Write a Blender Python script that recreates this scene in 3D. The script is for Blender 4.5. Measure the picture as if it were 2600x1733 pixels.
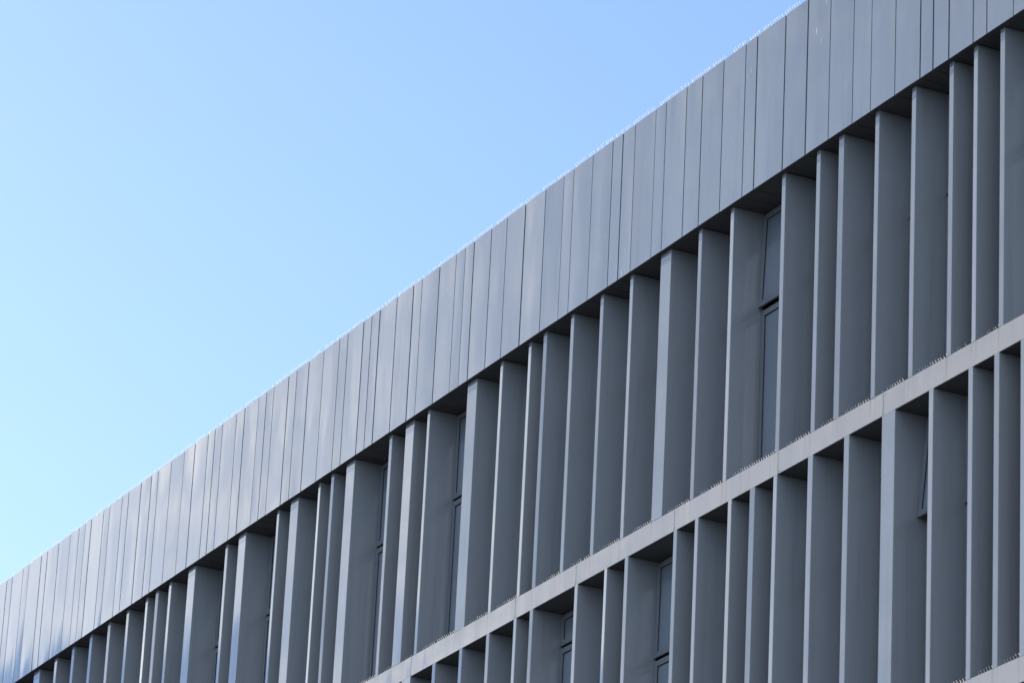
import bpy, bmesh, math, random
from mathutils import Matrix, Vector
random.seed(7)
rad = math.radians
S = bpy.context.scene
for o in list(bpy.data.objects): bpy.data.objects.remove(o)

# ------------------------------------------------------------------ camera
ZS = 22.65                       # height of the soffit under the parapet cladding
CAMR = Matrix(((0.45463661, 0.30473475, 0.83692430), (0.88940648, -0.20549850, -0.40832154), (0.04755693, 0.93000382, -0.36446020)))
cd = bpy.data.cameras.new('camera'); cam = bpy.data.objects.new('camera', cd)
S.collection.objects.link(cam)
cam.matrix_world = Matrix.Translation((0, -23.7467, ZS - 20.9985)) @ CAMR.to_4x4()
cd.sensor_width = 36; cd.lens = 10855.76 / 2600 * 36
cd.clip_start = 0.5; cd.clip_end = 6000
cd.dof.use_dof = True; cd.dof.focus_distance = 57; cd.dof.aperture_fstop = 4.5
S.camera = cam

# ------------------------------------------------------------------ light
SUN_A, SUN_E = 11.5, 24.0        # degrees off the facade line (towards the street), elevation
sd = Vector((-math.cos(rad(SUN_A)) * math.cos(rad(SUN_E)), -math.sin(rad(SUN_A)) * math.cos(rad(SUN_E)), math.sin(rad(SUN_E))))
ld = bpy.data.lights.new('sun', 'SUN'); ld.energy = 5.0; ld.angle = rad(0.53); ld.color = (1, 0.86, 0.70)
sun = bpy.data.objects.new('sun', ld); S.collection.objects.link(sun)
sun.rotation_euler = sd.to_track_quat('Z', 'Y').to_euler()
S.view_settings.view_transform = 'Standard'; S.view_settings.look = 'None'
S.view_settings.exposure = 0.85; S.view_settings.gamma = 1

w = bpy.data.worlds.new('World'); S.world = w; w.use_nodes = True
nt = w.node_tree; nt.nodes.clear()
def N(nt, t, **k):
    n = nt.nodes.new(t)
    for a, b in k.items(): setattr(n, a, b)
    return n
def M(nt, op, a, b=None, c=None):
    n = nt.nodes.new('ShaderNodeMath'); n.operation = op
    for i, v in enumerate((a, b, c)):
        if v is None: continue
        if hasattr(v, 'is_output'): nt.links.new(v, n.inputs[i])
        else: n.inputs[i].default_value = v
    return n.outputs[0]
def SS(nt, v, lo, hi):
    n = nt.nodes.new('ShaderNodeMapRange'); n.interpolation_type = 'SMOOTHSTEP'
    nt.links.new(v, n.inputs[0]); n.inputs[1].default_value = lo; n.inputs[2].default_value = hi
    return n.outputs[0]
def MIXC(nt, f, a, b, mode='MIX'):
    n = nt.nodes.new('ShaderNodeMix'); n.data_type = 'RGBA'; n.blend_type = mode
    for s, v in ((n.inputs[0], f), (n.inputs[6], a), (n.inputs[7], b)):
        if hasattr(v, 'is_output'): nt.links.new(v, s)
        elif isinstance(v, (int, float)): s.default_value = v
        else: s.default_value = (*v, 1)
    return n.outputs[2]
sky = N(nt, 'ShaderNodeTexSky', sky_type='NISHITA', sun_disc=False)
sky.sun_elevation = rad(SUN_E)
sky.sun_rotation = math.atan2(sd.x, sd.y)
sky.altitude = 0; sky.air_density = 1.0; sky.dust_density = 0.45; sky.ozone_density = 2.2
tc = N(nt, 'ShaderNodeTexCoord'); sx = N(nt, 'ShaderNodeSeparateXYZ'); nt.links.new(tc.outputs['Generated'], sx.inputs[0])
X_, Y_, Z_ = sx.outputs
az = M(nt, 'DEGREES', M(nt, 'ARCTAN2', M(nt, 'MULTIPLY', Y_, -1), M(nt, 'MULTIPLY', X_, -1)))   # from -X towards the street
el = M(nt, 'DEGREES', M(nt, 'ARCSINE', Z_))
cv = N(nt, 'ShaderNodeCombineXYZ')
nt.links.new(M(nt, 'MULTIPLY', az, 0.16), cv.inputs[0]); nt.links.new(M(nt, 'MULTIPLY', M(nt, 'SUBTRACT', el, M(nt, 'MULTIPLY', az, 0.25)), 0.42), cv.inputs[1])
nz = N(nt, 'ShaderNodeTexNoise'); nz.inputs['Scale'].default_value = 1.0; nz.inputs['Detail'].default_value = 5; nt.links.new(cv.outputs[0], nz.inputs['Vector'])
nf = nz.outputs[0]
# clouds stand in the sky across the street only; a clear gap lies low on their left
e2 = M(nt, 'SUBTRACT', el, M(nt, 'MULTIPLY_ADD', az, 0.25, 11.90))
e2 = M(nt, 'ADD', e2, M(nt, 'MULTIPLY', M(nt, 'SUBTRACT', nf, 0.5), 0.9))
gap = M(nt, 'MULTIPLY', M(nt, 'SUBTRACT', 1, SS(nt, e2, -0.22, 0.2)), M(nt, 'SUBTRACT', 1, SS(nt, az, 22.9, 24.6)))
street = M(nt, 'MULTIPLY', SS(nt, az, 5, 15), M(nt, 'SUBTRACT', 1, SS(nt, az, 55, 120)))
cover = M(nt, 'MULTIPLY', street, M(nt, 'SUBTRACT', 1, M(nt, 'MULTIPLY', gap, 0.95)))
cover = M(nt, 'MULTIPLY', cover, M(nt, 'ADD', 0.35, M(nt, 'MULTIPLY', SS(nt, nf, 0.36, 0.66), 0.55)))
cover = M(nt, 'MULTIPLY', cover, M(nt, 'SUBTRACT', 1, SS(nt, el, 28, 60)))
# thin bright cloud near the sun turning cooler away from it; unseen bright cloud opposite the sun is added to light the fin sides
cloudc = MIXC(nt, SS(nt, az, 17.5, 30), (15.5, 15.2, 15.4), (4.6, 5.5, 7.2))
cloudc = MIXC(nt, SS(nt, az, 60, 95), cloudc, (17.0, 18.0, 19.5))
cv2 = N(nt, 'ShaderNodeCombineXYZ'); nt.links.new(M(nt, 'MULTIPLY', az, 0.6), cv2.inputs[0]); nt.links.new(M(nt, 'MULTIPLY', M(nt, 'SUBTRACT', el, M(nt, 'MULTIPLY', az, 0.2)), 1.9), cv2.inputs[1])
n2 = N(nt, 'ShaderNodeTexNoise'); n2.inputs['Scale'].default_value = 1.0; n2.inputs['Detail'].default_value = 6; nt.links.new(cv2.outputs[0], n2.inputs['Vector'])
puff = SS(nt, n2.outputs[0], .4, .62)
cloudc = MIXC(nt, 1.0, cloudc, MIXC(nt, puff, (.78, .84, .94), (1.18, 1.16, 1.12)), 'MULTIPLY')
fill_cloud = M(nt, 'MULTIPLY', SS(nt, az, 105, 160), M(nt, 'SUBTRACT', 1, SS(nt, el, 40, 75)))
cover = M(nt, 'MAXIMUM', cover, M(nt, 'MULTIPLY', fill_cloud, M(nt, 'ADD', .35, M(nt, 'MULTIPLY', SS(nt, nf, 0.36, 0.66), 0.5))))
clear = MIXC(nt, 1.0, sky.outputs[0], (0.94, 1.02, 1.11), 'MULTIPLY')
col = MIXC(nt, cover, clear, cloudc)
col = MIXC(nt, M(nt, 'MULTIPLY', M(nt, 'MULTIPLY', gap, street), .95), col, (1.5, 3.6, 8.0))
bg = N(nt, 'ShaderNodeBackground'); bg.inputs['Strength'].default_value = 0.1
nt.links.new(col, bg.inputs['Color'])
wo = N(nt, 'ShaderNodeOutputWorld'); nt.links.new(bg.outputs[0], wo.inputs[0])

# ------------------------------------------------------------------ materials
def mat(name, base, rough=.4, metal=0., coat=0., coat_r=.08, spec=.5):
    m = bpy.data.materials.new(name); m.use_nodes = True
    b = m.node_tree.nodes['Principled BSDF']
    b.inputs['Base Color'].default_value = (*base, 1); b.inputs['Roughness'].default_value = rough
    b.inputs['Metallic'].default_value = metal; b.inputs['Coat Weight'].default_value = coat
    b.inputs['Coat Roughness'].default_value = coat_r; b.inputs['Specular IOR Level'].default_value = spec
    return m, m.node_tree, b
def noise(nt, scale, mapscale=(1, 1, 1), detail=3, coord='Object', rot=(0,0,0), off=None):
    t = N(nt, 'ShaderNodeTexCoord'); mp = N(nt, 'ShaderNodeMapping'); mp.inputs['Scale'].default_value = mapscale
    mp.inputs['Rotation'].default_value = rot
    nt.links.new(t.outputs[coord], mp.inputs[0])
    n = N(nt, 'ShaderNodeTexNoise'); n.inputs['Scale'].default_value = scale; n.inputs['Detail'].default_value = detail
    nt.links.new(mp.outputs[0], n.inputs['Vector'])
    if off is not None: nt.links.new(off, mp.inputs['Location'])
    return n.outputs[0]
def metal_paint(name, base, rough, metal, coat, wave, scratch=False, stain=False, vary=.05):
    m, t, b = mat(name, base, rough, metal, coat, .04, spec=.0)
    b.inputs['Coat IOR'].default_value = 1.75
    oi = N(t, 'ShaderNodeObjectInfo')
    cx = N(t, 'ShaderNodeCombineXYZ')
    for i in range(3): t.links.new(M(t, 'MULTIPLY', oi.outputs['Random'], 40. + 13 * i), cx.inputs[i])
    r1 = oi.outputs['Random']
    r2 = M(t, 'FRACT', M(t, 'MULTIPLY', r1, 17.3))
    # tone differs a little from sheet to sheet, faint dirt runs down it
    c = MIXC(t, r1, tuple(v * (1 - vary) for v in base), tuple(v * (1 + vary) for v in base))
    c = MIXC(t, M(t, 'MULTIPLY', r2, .5), c, (base[0] * 1.03, base[1] * .98, base[2] * .97))
    runs = noise(t, 1, (9, 9, .35), 4, off=cx.outputs[0])
    c = MIXC(t, M(t, 'MULTIPLY', SS(t, runs, .48, .75), .34), c, (base[0] * .72, base[1] * .72, base[2] * .70))
    blot = noise(t, 2.2, (1, 1, .8), 5, off=cx.outputs[0])
    c = MIXC(t, M(t, 'MULTIPLY', SS(t, blot, .4, .7), .16), c, (base[0] * 1.15, base[1] * 1.15, base[2] * 1.15))
    if scratch:
        s = noise(t, 1, (26, 26, 3.2), 2, rot=(0, .16, 0), off=cx.outputs[0])
        s2 = noise(t, .8, (1, 1, 1), 1, off=cx.outputs[0])
        f = M(t, 'MULTIPLY', SS(t, s, .735, .78), SS(t, s2, .5, .6))
        c = MIXC(t, M(t, 'MULTIPLY', f, .55), c, (.75, .76, .78))
    if stain:
        a = N(t, 'ShaderNodeAttribute', attribute_name='stain')
        sn = noise(t, 1, (30, 30, 6), 4)
        c = MIXC(t, M(t, 'MULTIPLY', a.outputs['Fac'], SS(t, sn, .1, .5)), c, (.30, .20, .11))
    t.links.new(c, b.inputs['Base Color'])
    rn = noise(t, 3, (1, 1, .3), 4, off=cx.outputs[0])
    t.links.new(M(t, 'MULTIPLY_ADD', rn, .05, rough - .05), b.inputs['Roughness'])
    if wave:
        h = noise(t, 1, (1.6, 1.6, .45), 1.5, off=cx.outputs[0])
        bp = N(t, 'ShaderNodeBump'); bp.inputs['Strength'].default_value = 1; bp.inputs['Distance'].default_value = wave
        t.links.new(h, bp.inputs['Height']); t.links.new(bp.outputs[0], b.inputs['Normal']); t.links.new(bp.outputs[0], b.inputs['Coat Normal'])
    return m
BASE = (.17, .205, .255)
m_panel = metal_paint('cladding_metal', BASE, .5, .0, 1.0, .006, scratch=True, vary=.06)
m_fin = metal_paint('fin_metal', (.205, .234, .268), .5, .0, 1.0, .004, vary=.04)
m_band = metal_paint('band_metal', (.335, .335, .335), .5, .0, .8, .014, stain=True, scratch=True, vary=.03)
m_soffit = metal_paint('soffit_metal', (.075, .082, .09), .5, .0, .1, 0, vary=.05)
m_frame = metal_paint('window_frame_metal', (.165, .188, .22), .4, .0, .2, 0, vary=.03)
m_dark = mat('joint_backing', (.012, .013, .016), .8, spec=0)[0]
m_gasket = mat('rubber_gasket', (.015, .017, .02), .6, spec=.1)[0]
m_glass, t, b = mat('window_glass', (.155, .195, .25), .03, 0, .0, spec=.8)
g = noise(t, 1, (.6, .6, .5), 2)
bp = N(t, 'ShaderNodeBump'); bp.inputs['Distance'].default_value = .002; t.links.new(g, bp.inputs['Height']); t.links.new(bp.outputs[0], b.inputs['Normal'])
m_spike, t, b = mat('spike_plastic', (.9, .9, .88), .3)
tr = N(t, 'ShaderNodeBsdfTranslucent'); tr.inputs[0].default_value = (.95, .94, .9, 1); mx = N(t, 'ShaderNodeMixShader'); mx.inputs[0].default_value = .65
t.links.new(b.outputs[0], mx.inputs[1]); t.links.new(tr.outputs[0], mx.inputs[2]); t.links.new(mx.outputs[0], t.nodes['Material Output'].inputs[0])
m_rail = mat('spike_rail', (.55, .55, .53), .5)[0]
m_wall, t, b = mat('render_wall', (.3, .3, .31), .8)
c = MIXC(t, noise(t, 1.5, (1, 1, 1), 6), (.25, .25, .26), (.34, .34, .34)); t.links.new(c, b.inputs['Base Color'])
m_roof, t, b = mat('roof_gravel', (.25, .24, .23), .9)
c = MIXC(t, noise(t, 20, (1, 1, 1), 6), (.16, .15, .15), (.34, .33, .31)); t.links.new(c, b.inputs['Base Color'])
m_ground, t, b = mat('ground_paving', (.2, .2, .2), .9)
c = MIXC(t, noise(t, .35, (1, 1, 1), 8), (.055, .055, .057), (.10, .10, .098)); t.links.new(c, b.inputs['Base Color'])

# ------------------------------------------------------------------ mesh helpers
def box(bm, x0, x1, y0, y1, z0, z1):
    v = [bm.verts.new((x, y, z)) for z in (z0, z1) for y in (y0, y1) for x in (x0, x1)]
    for f in ((0, 2, 3, 1), (4, 5, 7, 6), (0, 1, 5, 4), (1, 3, 7, 5), (3, 2, 6, 7), (2, 0, 4, 6)):
        bm.faces.new([v[i] for i in f])
    return v
def rod(bm, a, b, r, n=6):
    a = Vector(a); b = Vector(b); q = (b - a).to_track_quat('Z', 'Y').to_matrix()
    R0 = [bm.verts.new(a + q @ Vector((r * math.cos(6.2832 * i / n), r * math.sin(6.2832 * i / n), 0))) for i in range(n)]
    R1 = [bm.verts.new(b + q @ Vector((.6 * r * math.cos(6.2832 * i / n), .6 * r * math.sin(6.2832 * i / n), 0))) for i in range(n)]
    for i in range(n): bm.faces.new((R0[i], R0[(i + 1) % n], R1[(i + 1) % n], R1[i]))
    bm.faces.new(R1); bm.faces.new(R0[::-1])
def link(name, bm, m, parent=None, loc=(0, 0, 0), bevel=0, **props):
    bmesh.ops.recalc_face_normals(bm, faces=bm.faces)
    me = bpy.data.meshes.new(name); bm.to_mesh(me); bm.free(); me.materials.append(m)
    o = bpy.data.objects.new(name, me); S.collection.objects.link(o); o.location = loc
    if parent: o.parent = parent
    if bevel:
        md = o.modifiers.new('bevel', 'BEVEL'); md.width = bevel; md.segments = 2; md.limit_method = 'ANGLE'
    for k, v in props.items(): o[k] = v
    return o

# ------------------------------------------------------------------ setting
bm = bmesh.new(); R_ = 3000
f = bm.faces.new([bm.verts.new(p) for p in ((-R_, -R_, 0), (R_, -R_, 0), (R_, R_, 0), (-R_, R_, 0))])
link('ground', bm, m_ground, kind='structure')

# ------------------------------------------------------------------ the building
# all measures below are metres along the facade (x), depth behind the fin fronts (y), height relative to the soffit (z)
JOINTS = [-68.269, -67.993, -67.458, -67.182, -66.589, -66.303, -65.763, -65.225, -64.823, -64.538, -64.27, -63.714, -63.443, -62.9, -62.613, -62.081, -61.639, -61.346, -60.802, -60.262, -59.834, -59.295, -59.025, -58.726, -58.175, -57.86, -57.321, -57.033, -56.748, -56.2, -55.892, -55.458, -54.913, -54.356, -54.063, -53.519, -53.235, -52.961, -52.38, -51.835, -51.545, -50.985, -50.445, -50.159, -49.884, -49.343, -48.864, -48.318, -47.711, -47.18, -46.892, -46.349, -45.791, -45.514, -45.169, -44.615, -44.339, -43.794, -43.384, -42.843, -42.282, -42.003, -41.31, -40.768, -40.223, -39.675, -39.263, -38.726, -38.181, -37.901, -37.566, -37.052, -36.769, -36.226]
for d in (.54, .28, .54, .43, .27, .55, .54, .28, .54, .41, .54, .28): JOINTS.insert(0, round(JOINTS[0] - d, 3))
for d in (.54, .28, .41, .54, .55, .28, .54, .43, .54, .28, .54, .54): JOINTS.append(round(JOINTS[-1] + d, 3))
UP = [(-66.626, .285), (-65.645, .11), (-64.846, .105), (-64.046, .11), (-63.244, .105), (-62.438, .105), (-61.631, .10), (-61.205, .105), (-60.656, .10), (-59.869, .285), (-58.402, .095), (-57.888, .272), (-56.449, .083), (-55.941, .275), (-54.951, .082), (-54.489, .087), (-53.959, .282), (-52.502, .086), (-51.968, .276), (-51.26, .082), (-49.988, .284), (-48.992, .083), (-48.149, .083), (-47.708, .09), (-46.924, .088), (-46.094, .082), (-45.284, .083), (-44.465, .27), (-43.481, .083), (-42.677, .087), (-41.42, .085), (-40.599, .086), (-40.081, .106), (-39.261, .087), (-38.454, .088), (-37.651, .086), (-37.142, .085), (-36.594, .087)]
NREAL_UP = len(UP)
for d in (.8, .81, 1.27, .54, .8, .8): UP.insert(0, (round(UP[0][0] - d, 3), .09))
for d in (1.25, .81, .52, .98, .8, .53): UP.append((round(UP[-1][0] + d, 3), .09))
LO = [(-51.606, .28), (-50.637, .095), (-49.811, .09), (-48.997, .086), (-48.199, .082), (-47.732, .086), (-46.478, .085), (-45.675, .078), (-45.128, .087), (-43.868, .083), (-43.333, .084), (-42.524, .09), (-41.991, .109), (-41.441, .089), (-40.64, .11), (-39.828, .108), (-38.998, .274), (-38.007, .093), (-37.197, .09), (-36.677, .095), (-36.159, .098)]
for d in (.8, .53, 1.26, .8, .99, .54, .8, .8, 1.27, .8, .8): LO.insert(0, (round(LO[0][0] - d, 3), .09))
for d in (1.26, .8, .54, .8, .98, .8): LO.append((round(LO[-1][0] + d, 3), .09))
XL, XR = JOINTS[0], JOINTS[-1]
OV, DEP = .0714, .42
ZTOP, ZB1T, ZB1B, ZB2T, ZB2B = 2.085, -3.60, -3.884, -7.462, -7.745
bld = bpy.data.objects.new('office_building', None); S.collection.objects.link(bld); bld.location = (0, 0, 0)
bld['label'] = 'grey metal clad office building with deep vertical fins and tall smooth parapet panels'
bld['category'] = 'building'
def part(name, bm, m, loc=(0, 0, 0), parent=None, **k):
    """loc z is given relative to the soffit for direct children of the building"""
    l = Vector(loc)
    if parent is None: l.z += ZS
    return link(name, bm, m, parent or bld, l, **k)

# body behind the cladding
bm = bmesh.new(); box(bm, XL + .05, XR - .05, .50, 16, ZB2B - .5, -.004); box(bm, XL + .05, XR - .05, .03, 16, .012, 1.3)
part('wall', bm, m_dark)
bm = bmesh.new(); box(bm, XL + .05, XR - .05, .30, 16, -ZS, ZB2B - .502)
part('wall', bm, m_wall, label='plain lower wall')
bm = bmesh.new(); box(bm, XL + .3, XR - .3, .34, 15.7, 1.302, 1.36)
part('roof', bm, m_roof)
bm = bmesh.new()                                   # parapet core and coping, just behind the panels
box(bm, XL + .02, XR - .02, -OV + .009, .02, .03, ZTOP - .012)
part('joint_backing', bm, m_dark)
bm = bmesh.new(); box(bm, XL, XR, .022, .30, 1.302, ZTOP - .004)
for x0, x1 in ((XL, XL + .3), (XR - .3, XR)): box(bm, x0 + .0, x1, .302, 16, 1.302, ZTOP - .004)
box(bm, XL, XR, 16.002, 16.3, 1.302, ZTOP - .004)
part('parapet', bm, m_fin)
bm = bmesh.new()
for x in (XL - .02, XR - .0): box(bm, x, x + .02, -OV, 16.3, -ZS, ZTOP - .01)
part('end_wall', bm, m_fin)

# tall parapet panels with open joints
rp = random.Random(3)
for i in range(len(JOINTS) - 1):
    a, b_ = JOINTS[i], JOINTS[i + 1]
    gl = rp.choice((.008, .012, .019)); gr = .009
    w_ = b_ - a - gl - gr
    tilt = rp.gauss(0, .0035) * w_; bow = rp.uniform(-.0008, .0014) * w_ / .5
    dz = rp.gauss(0, .0008)
    bm = bmesh.new(); n = 8; rows = []
    zs = [0, .02, 1.0, ZTOP - .02, ZTOP]
    for z in zs:
        row = []
        for k in range(n + 1):
            u = k / n
            row.append(bm.verts.new((-w_ / 2 + u * w_, tilt * (u - .5) - bow * 4 * u * (1 - u), z)))
        rows.append(row)
    for r in range(len(zs) - 1):
        for k in range(n): bm.faces.new((rows[r][k], rows[r][k + 1], rows[r + 1][k + 1], rows[r + 1][k]))
    ff = list(bm.faces)
    for f in ff: f.smooth = True
    # folded returns: sides, foot and cap
    D = .02; DT = OV + .0
    def strip(p, q, d, zoff=0):
        v = [bm.verts.new(p.co), bm.verts.new(q.co), bm.verts.new((q.co.x, d, q.co.z + zoff)), bm.verts.new((p.co.x, d, p.co.z + zoff))]
        bm.faces.new(v)
    for r in range(len(zs) - 1):
        strip(rows[r][0], rows[r + 1][0], D); strip(rows[r][n], rows[r + 1][n], D)
    strip(rows[0][0], rows[0][n], .008); strip(rows[-1][0], rows[-1][n], DT + .3 - OV + .07)
    part('cladding_panel', bm, m_panel, ((a + gl + b_ - gr) / 2, -OV, dz))

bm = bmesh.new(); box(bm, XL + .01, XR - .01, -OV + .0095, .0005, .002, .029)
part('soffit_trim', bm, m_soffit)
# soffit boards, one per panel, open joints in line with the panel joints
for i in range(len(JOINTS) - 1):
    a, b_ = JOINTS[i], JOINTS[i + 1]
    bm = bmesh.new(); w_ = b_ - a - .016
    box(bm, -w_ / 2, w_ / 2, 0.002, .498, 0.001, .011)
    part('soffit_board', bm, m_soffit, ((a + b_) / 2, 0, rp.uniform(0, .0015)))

# fins
TONE = {7: -2.2, 6: 2.0, 14: 2.2, 15: -2.4, 22: 1.6, 23: -2.6, 24: -.4, 25: -1.0, 32: -3.0, 30: -.6, 36: 2.2, 37: -1.2, 10: .6, 12: .8}
TONE_LO = {1: 1.5, 2: 1.4, 3: -.6, 4: .9, 5: -1.2, 6: .8, 7: 3.0, 8: .2, 9: -.4, 10: 1.0, 11: 1.6, 12: -2.0, 13: 1.5, 14: .6, 15: -.4, 16: -.2, 17: 1.6, 18: 1.3, 19: -.8, 20: 1.6}
def fin(x, w_, z0, z1, tone):
    """a folded sheet metal fin; its front leaf is turned by a degree or two, as the real ones are"""
    s = w_ / 2 * math.tan(rad(-tone)); h = z1 - z0
    bm = bmesh.new(); nz_ = 6
    e = .004                                     # radius of the fold
    prof = [(0, .498), (0, e - s), (e * .3, e * .3 - s), (e, -s), (w_ - e, s), (w_ - e * .3, e * .3 + s), (w_, e + s), (w_, .498)]
    bulge = rp.uniform(-.0012, .0018)
    L = []
    for k in range(nz_ + 1):
        z = h * k / nz_
        L.append([bm.verts.new((px, py + (bulge * math.sin(math.pi * k / nz_) if 0 < j < 7 else 0), z)) for j, (px, py) in enumerate(prof)])
    for k in range(nz_):
        for j in range(7):
            f = bm.faces.new((L[k][j], L[k][j + 1], L[k + 1][j + 1], L[k + 1][j])); f.smooth = False
    bm.faces.new(L[-1]); bm.faces.new(L[0][::-1])
    return part('fin', bm, m_fin, (x, 0, z0))
nl = 6
for i, (x, w_) in enumerate(UP): fin(x, w_, ZB1T + .001, -.006, TONE.get(i - nl, rp.gauss(0, .35) if w_ > .2 else rp.gauss(0, .9)))
nlo = 11
for i, (x, w_) in enumerate(LO): fin(x, w_, ZB2T + .001, ZB1B - .003, TONE_LO.get(i - nlo, rp.gauss(0, .3) if w_ > .2 else rp.gauss(0, .9)))

# floor bands: folded panels with hairline joints, streaks under the fin edges
BJ = [XL, -70.9, -68.3, -65.7, -63.1, -60.4, -57.9, -54.9, -51.323, -48.168, -46.457, -43.857, -41.338, -38.979, -35.9, -33.2, XR]
def band(zt, zb, joints, fins, seed):
    rb = random.Random(seed)
    for a, b_ in zip(joints[:-1], joints[1:]):
        w_ = b_ - a - .008; x0 = a + .004; h = zt - zb
        st = []
        for fx, fw in fins:
            for xx, s in ((fx + rb.uniform(-.01, .01), rb.uniform(.25, 1.0)), (fx + fw + .01, rb.uniform(0, .35))):
                if x0 + .06 < xx < x0 + w_ - .06: st.append((xx - x0, rb.uniform(.008, .02), s, rb.uniform(.5, 1.4)))
        st.sort(); xs = [0.]; va = [(0., 1.)]
        for xx, hw, s, ln in st:
            if xx - 2 * hw > xs[-1] + .004:
                xs += [xx - 2 * hw, xx, xx + 2 * hw]; va += [(0, ln), (s, ln), (0, ln)]
        xs.append(w_); va.append((0, 1))
        X2 = []; V2 = []
        for k in range(len(xs) - 1):
            nseg = max(1, int((xs[k + 1] - xs[k]) / .12))
            for q in range(nseg):
                t_ = q / nseg; X2.append(xs[k] + (xs[k + 1] - xs[k]) * t_)
                V2.append((va[k][0] + (va[k + 1][0] - va[k][0]) * t_ if nseg == 1 or q == 0 else 0, va[k][1]))
        X2.append(xs[-1]); V2.append(va[-1])
        bm = bmesh.new(); lay = bm.verts.layers.float.new('stain')
        zr = [0, .006, .10, .18, .23, h - .008, h]
        rows = []
        bow = rb.uniform(-.003, .004); tw = rb.gauss(0, .003)
        for z in zr:
            row = []
            for xx, (s, ln) in zip(X2, V2):
                u = xx / w_; vz = z / h
                y = .002 - bow * math.sin(math.pi * u) * math.sin(math.pi * vz) + tw * (u - .5) * (vz - .5)
                v = bm.verts.new((xx, y, z))
                top = 1 - vz
                v[lay] = s * max(0, 1 - top / (ln * 1.3)) + (.35 if z >= h - .001 else 0) + (.10 if z <= 0 else 0)
                row.append(v)
            rows.append(row)
        for r in range(len(zr) - 1):
            for k in range(len(X2) - 1):
                f = bm.faces.new((rows[r][k], rows[r][k + 1], rows[r + 1][k + 1], rows[r + 1][k])); f.smooth = True
        for row, zz in ((rows[0], 0), (rows[-1], h)):
            p, q = row[0].co, row[-1].co
            bm.faces.new([bm.verts.new(c_) for c_ in ((p.x, p.y, zz), (q.x, q.y, zz), (q.x, .498 if zz else .014, zz), (p.x, .498 if zz else .014, zz))])
        for k in (0, -1):
            p = rows[0][k].co; bm.faces.new([bm.verts.new(c_) for c_ in ((p.x, .006, 0), (p.x, .006, h), (p.x, .1, h), (p.x, .1, 0))])
        o = part('floor_band', bm, m_band, (x0, 0, zb))
        bm = bmesh.new()
        for rx in (.03, w_ - .03):
            for rz in (.028, h - .028):
                bmesh.ops.create_icosphere(bm, subdivisions=1, radius=.007, matrix=Matrix.Translation((rx, .0015, rz)))
        link('rivets', bm, m_rail, o)
band(ZB1T, ZB1B, BJ, UP, 5)
band(ZB2T, ZB2B, [XL] + [x + 1.1 for x in BJ[1:-1]] + [XR], LO, 9)
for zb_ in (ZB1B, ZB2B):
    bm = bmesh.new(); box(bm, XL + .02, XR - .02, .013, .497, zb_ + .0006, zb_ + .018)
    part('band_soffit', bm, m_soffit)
bm = bmesh.new(); box(bm, XL + .03, XR - .03, .010, .496, ZB1B + .02, ZB1T - .02); box(bm, XL + .03, XR - .03, .010, .496, ZB2B + .02, ZB2T - .02)
part('joint_backing', bm, m_dark)

# windows between the fins: fixed lower light, top hung upper sash
def frame(bm, w_, h, t_, y0, y1):
    box(bm, 0, t_, y0, y1, 0, h); box(bm, w_ - t_, w_, y0, y1, 0, h)
    box(bm, t_, w_ - t_, y0, y1, 0, t_); box(bm, t_, w_ - t_, y0, y1, h - t_, h)
def window(x0, x1, zb, zt, tr, open_=0.):
    w_ = x1 - x0 - .004; h = zt - zb - .012; zg = h + tr            # zg: height of the transom gap
    bm = bmesh.new(); frame(bm, w_, h, .03, .03, .075); box(bm, .03, w_ - .03, .04, .07, zg - .03, zg + .015)
    o = part('window', bm, m_gasket, (x0 + .002, DEP, zb + .004))
    F = .075
    def light(zlo, zhi, ang, name):
        hh = zhi - zlo
        bm = bmesh.new(); frame(bm, w_ - .006, hh, F, -.0, .028)
        s = link(name, bm, m_frame, o, (.003, 0, 0), bevel=.002)
        bm = bmesh.new(); box(bm, F - .004, w_ - .002 - F, .020, .024, F - .004, hh - F + .004)
        g_ = link('pane', bm, m_glass, o, (.003, 0, 0))
        bm = bmesh.new(); q = .006; W = w_ - .006
        for bx in ((F - .0, F + q, F, hh - F), (W - F - q, W - F, F, hh - F), (F + q, W - F - q, F, F + q), (F + q, W - F - q, hh - F - q, hh - F)):
            box(bm, bx[0], bx[1], .012, .0195, bx[2], bx[3])
        k_ = link('gasket', bm, m_gasket, o)
        for ob in (s, g_, k_):
            ob.matrix_local = Matrix.Translation((.003, 0, zhi)) @ Matrix.Rotation(-ang, 4, 'X') @ Matrix.Translation((0, 0, -hh))
    light(.01, zg - .022, 0, 'lower_frame')
    light(zg + .018, h - .01, open_, 'sash')
def bays(F, zb, zt, trs, opens):
    for (a, wa), (b_, wb) in zip(F[:-1], F[1:]):
        if b_ - a - wa < .62: continue
        tr = -1.28; op = 0
        for x, v in trs.items():
            if a < x < b_: tr = v
        for x, v in opens.items():
            if a < x < b_: op = v
        window(a + wa, b_, zb, zt, tr, op)
bays(UP, ZB1T, -.004, {}, {-42.0: rad(2.2)})
bays(LO, ZB2T, ZB1B - .002, {-47: -.45, -39.5: -.46, -38.4: -1.25}, {-38.4: rad(5.4), -44.5: rad(.5)})

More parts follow.
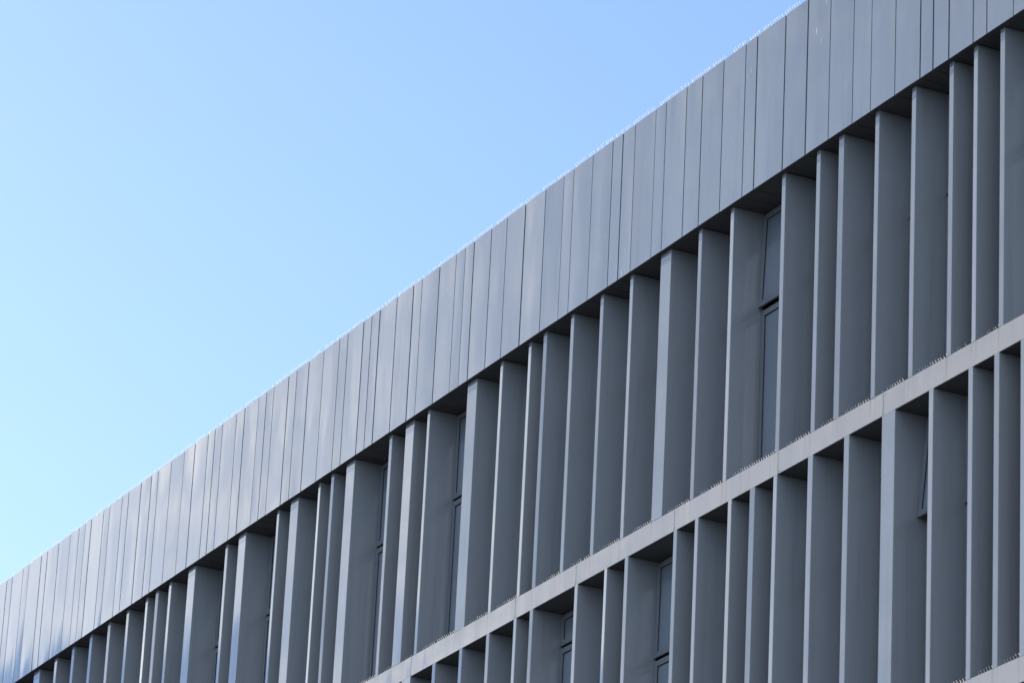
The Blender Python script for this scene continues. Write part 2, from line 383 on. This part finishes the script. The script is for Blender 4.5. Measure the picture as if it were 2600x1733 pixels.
# ------------------------------------------------------------------ bird spikes
def spikes(x0, n, y, z, lab, grp, r1=.0055, step=.0555, miss=.12, lean=.9, inner=True, lng=.085, seed=0):
    r = random.Random(seed)
    L = n * step
    bm = bmesh.new(); box(bm, 0, L, -.012, .012, 0, .006)
    for k in range(n):
        px = (k + .5) * step
        if r.random() > miss:
            l_ = lng * r.uniform(.92, 1.08); an = lean * r.uniform(.9, 1.1)
            rod(bm, (px, -.004, .005), (px + r.gauss(0, .003), -.004 - l_ * math.sin(an), .005 + l_ * math.cos(an)), r1)
        if r.random() < inner:
            l_ = lng * r.uniform(.9, 1.05)
            rod(bm, (px + .02, .006, .005), (px + .02 + r.gauss(0, .004), .006 + l_ * math.sin(.75), .005 + l_ * math.cos(.75)), r1 * .6)
    o = link('bird_spike_strip', bm, m_spike, None, (x0, y, z + ZS))
    o['label'] = lab; o['category'] = 'bird spikes'; o['group'] = grp
    return o
rs = random.Random(21); x = XL + .1; k = 0
while x < -40.4:
    n = rs.choice((6, 7, 8, 8, 9)); k += 1
    spikes(x, n, -OV + .03, ZTOP + .0015, 'short strip of thin white bird spikes standing along the parapet top edge', 'bird spike strips along the parapet top', miss=.08, lean=.46, inner=.25, lng=.062, seed=k)
    x += n * .0555 + rs.choice((.0, .03, .06, .12, .06))
    if x > XR - .6: break
ORD = ['first', 'second', 'third', 'fourth', 'fifth', 'sixth', 'seventh', 'eighth', 'ninth', 'tenth', 'eleventh', 'twelfth', 'thirteenth', 'fourteenth', 'fifteenth', 'sixteenth', 'seventeenth', 'eighteenth', 'nineteenth', 'twentieth', 'twenty-first', 'twenty-second']
real = UP[nl:nl + NREAL_UP]
for i in range(len(real) - 1, 0, -1):
    a, wa = real[i - 1]; b_ = real[i][0]
    if i < 16: break
    if b_ - a - wa < .38 and i != 37: continue
    order = len(real) - i
    n = int((b_ - a - wa - .03) / .0555)
    spikes(b_ - .012 - n * .0555, n, .10, ZB1T + .001, 'white bird spikes on upper ledge, left of the %s fin from the right' % ORD[order - 1], 'bird spike rows on the ledges', miss=.08, lean=.52, inner=.06, lng=.082, r1=.0038, seed=100 + i)
lr = LO[nlo:nlo + 21]
for i in (20, 19, 18, 17):
    a, wa = lr[i - 1]; b_ = lr[i][0]
    n = int((b_ - a - wa - .03) / .0555)
    spikes(b_ - .012 - n * .0555, n, .10, ZB2T + .001, 'white bird spikes on lower ledge, left of the %s fin from the right' % ORD[20 - i], 'bird spike rows on the ledges', miss=.08, lean=.52, inner=.06, lng=.082, r1=.0038, seed=200 + i)
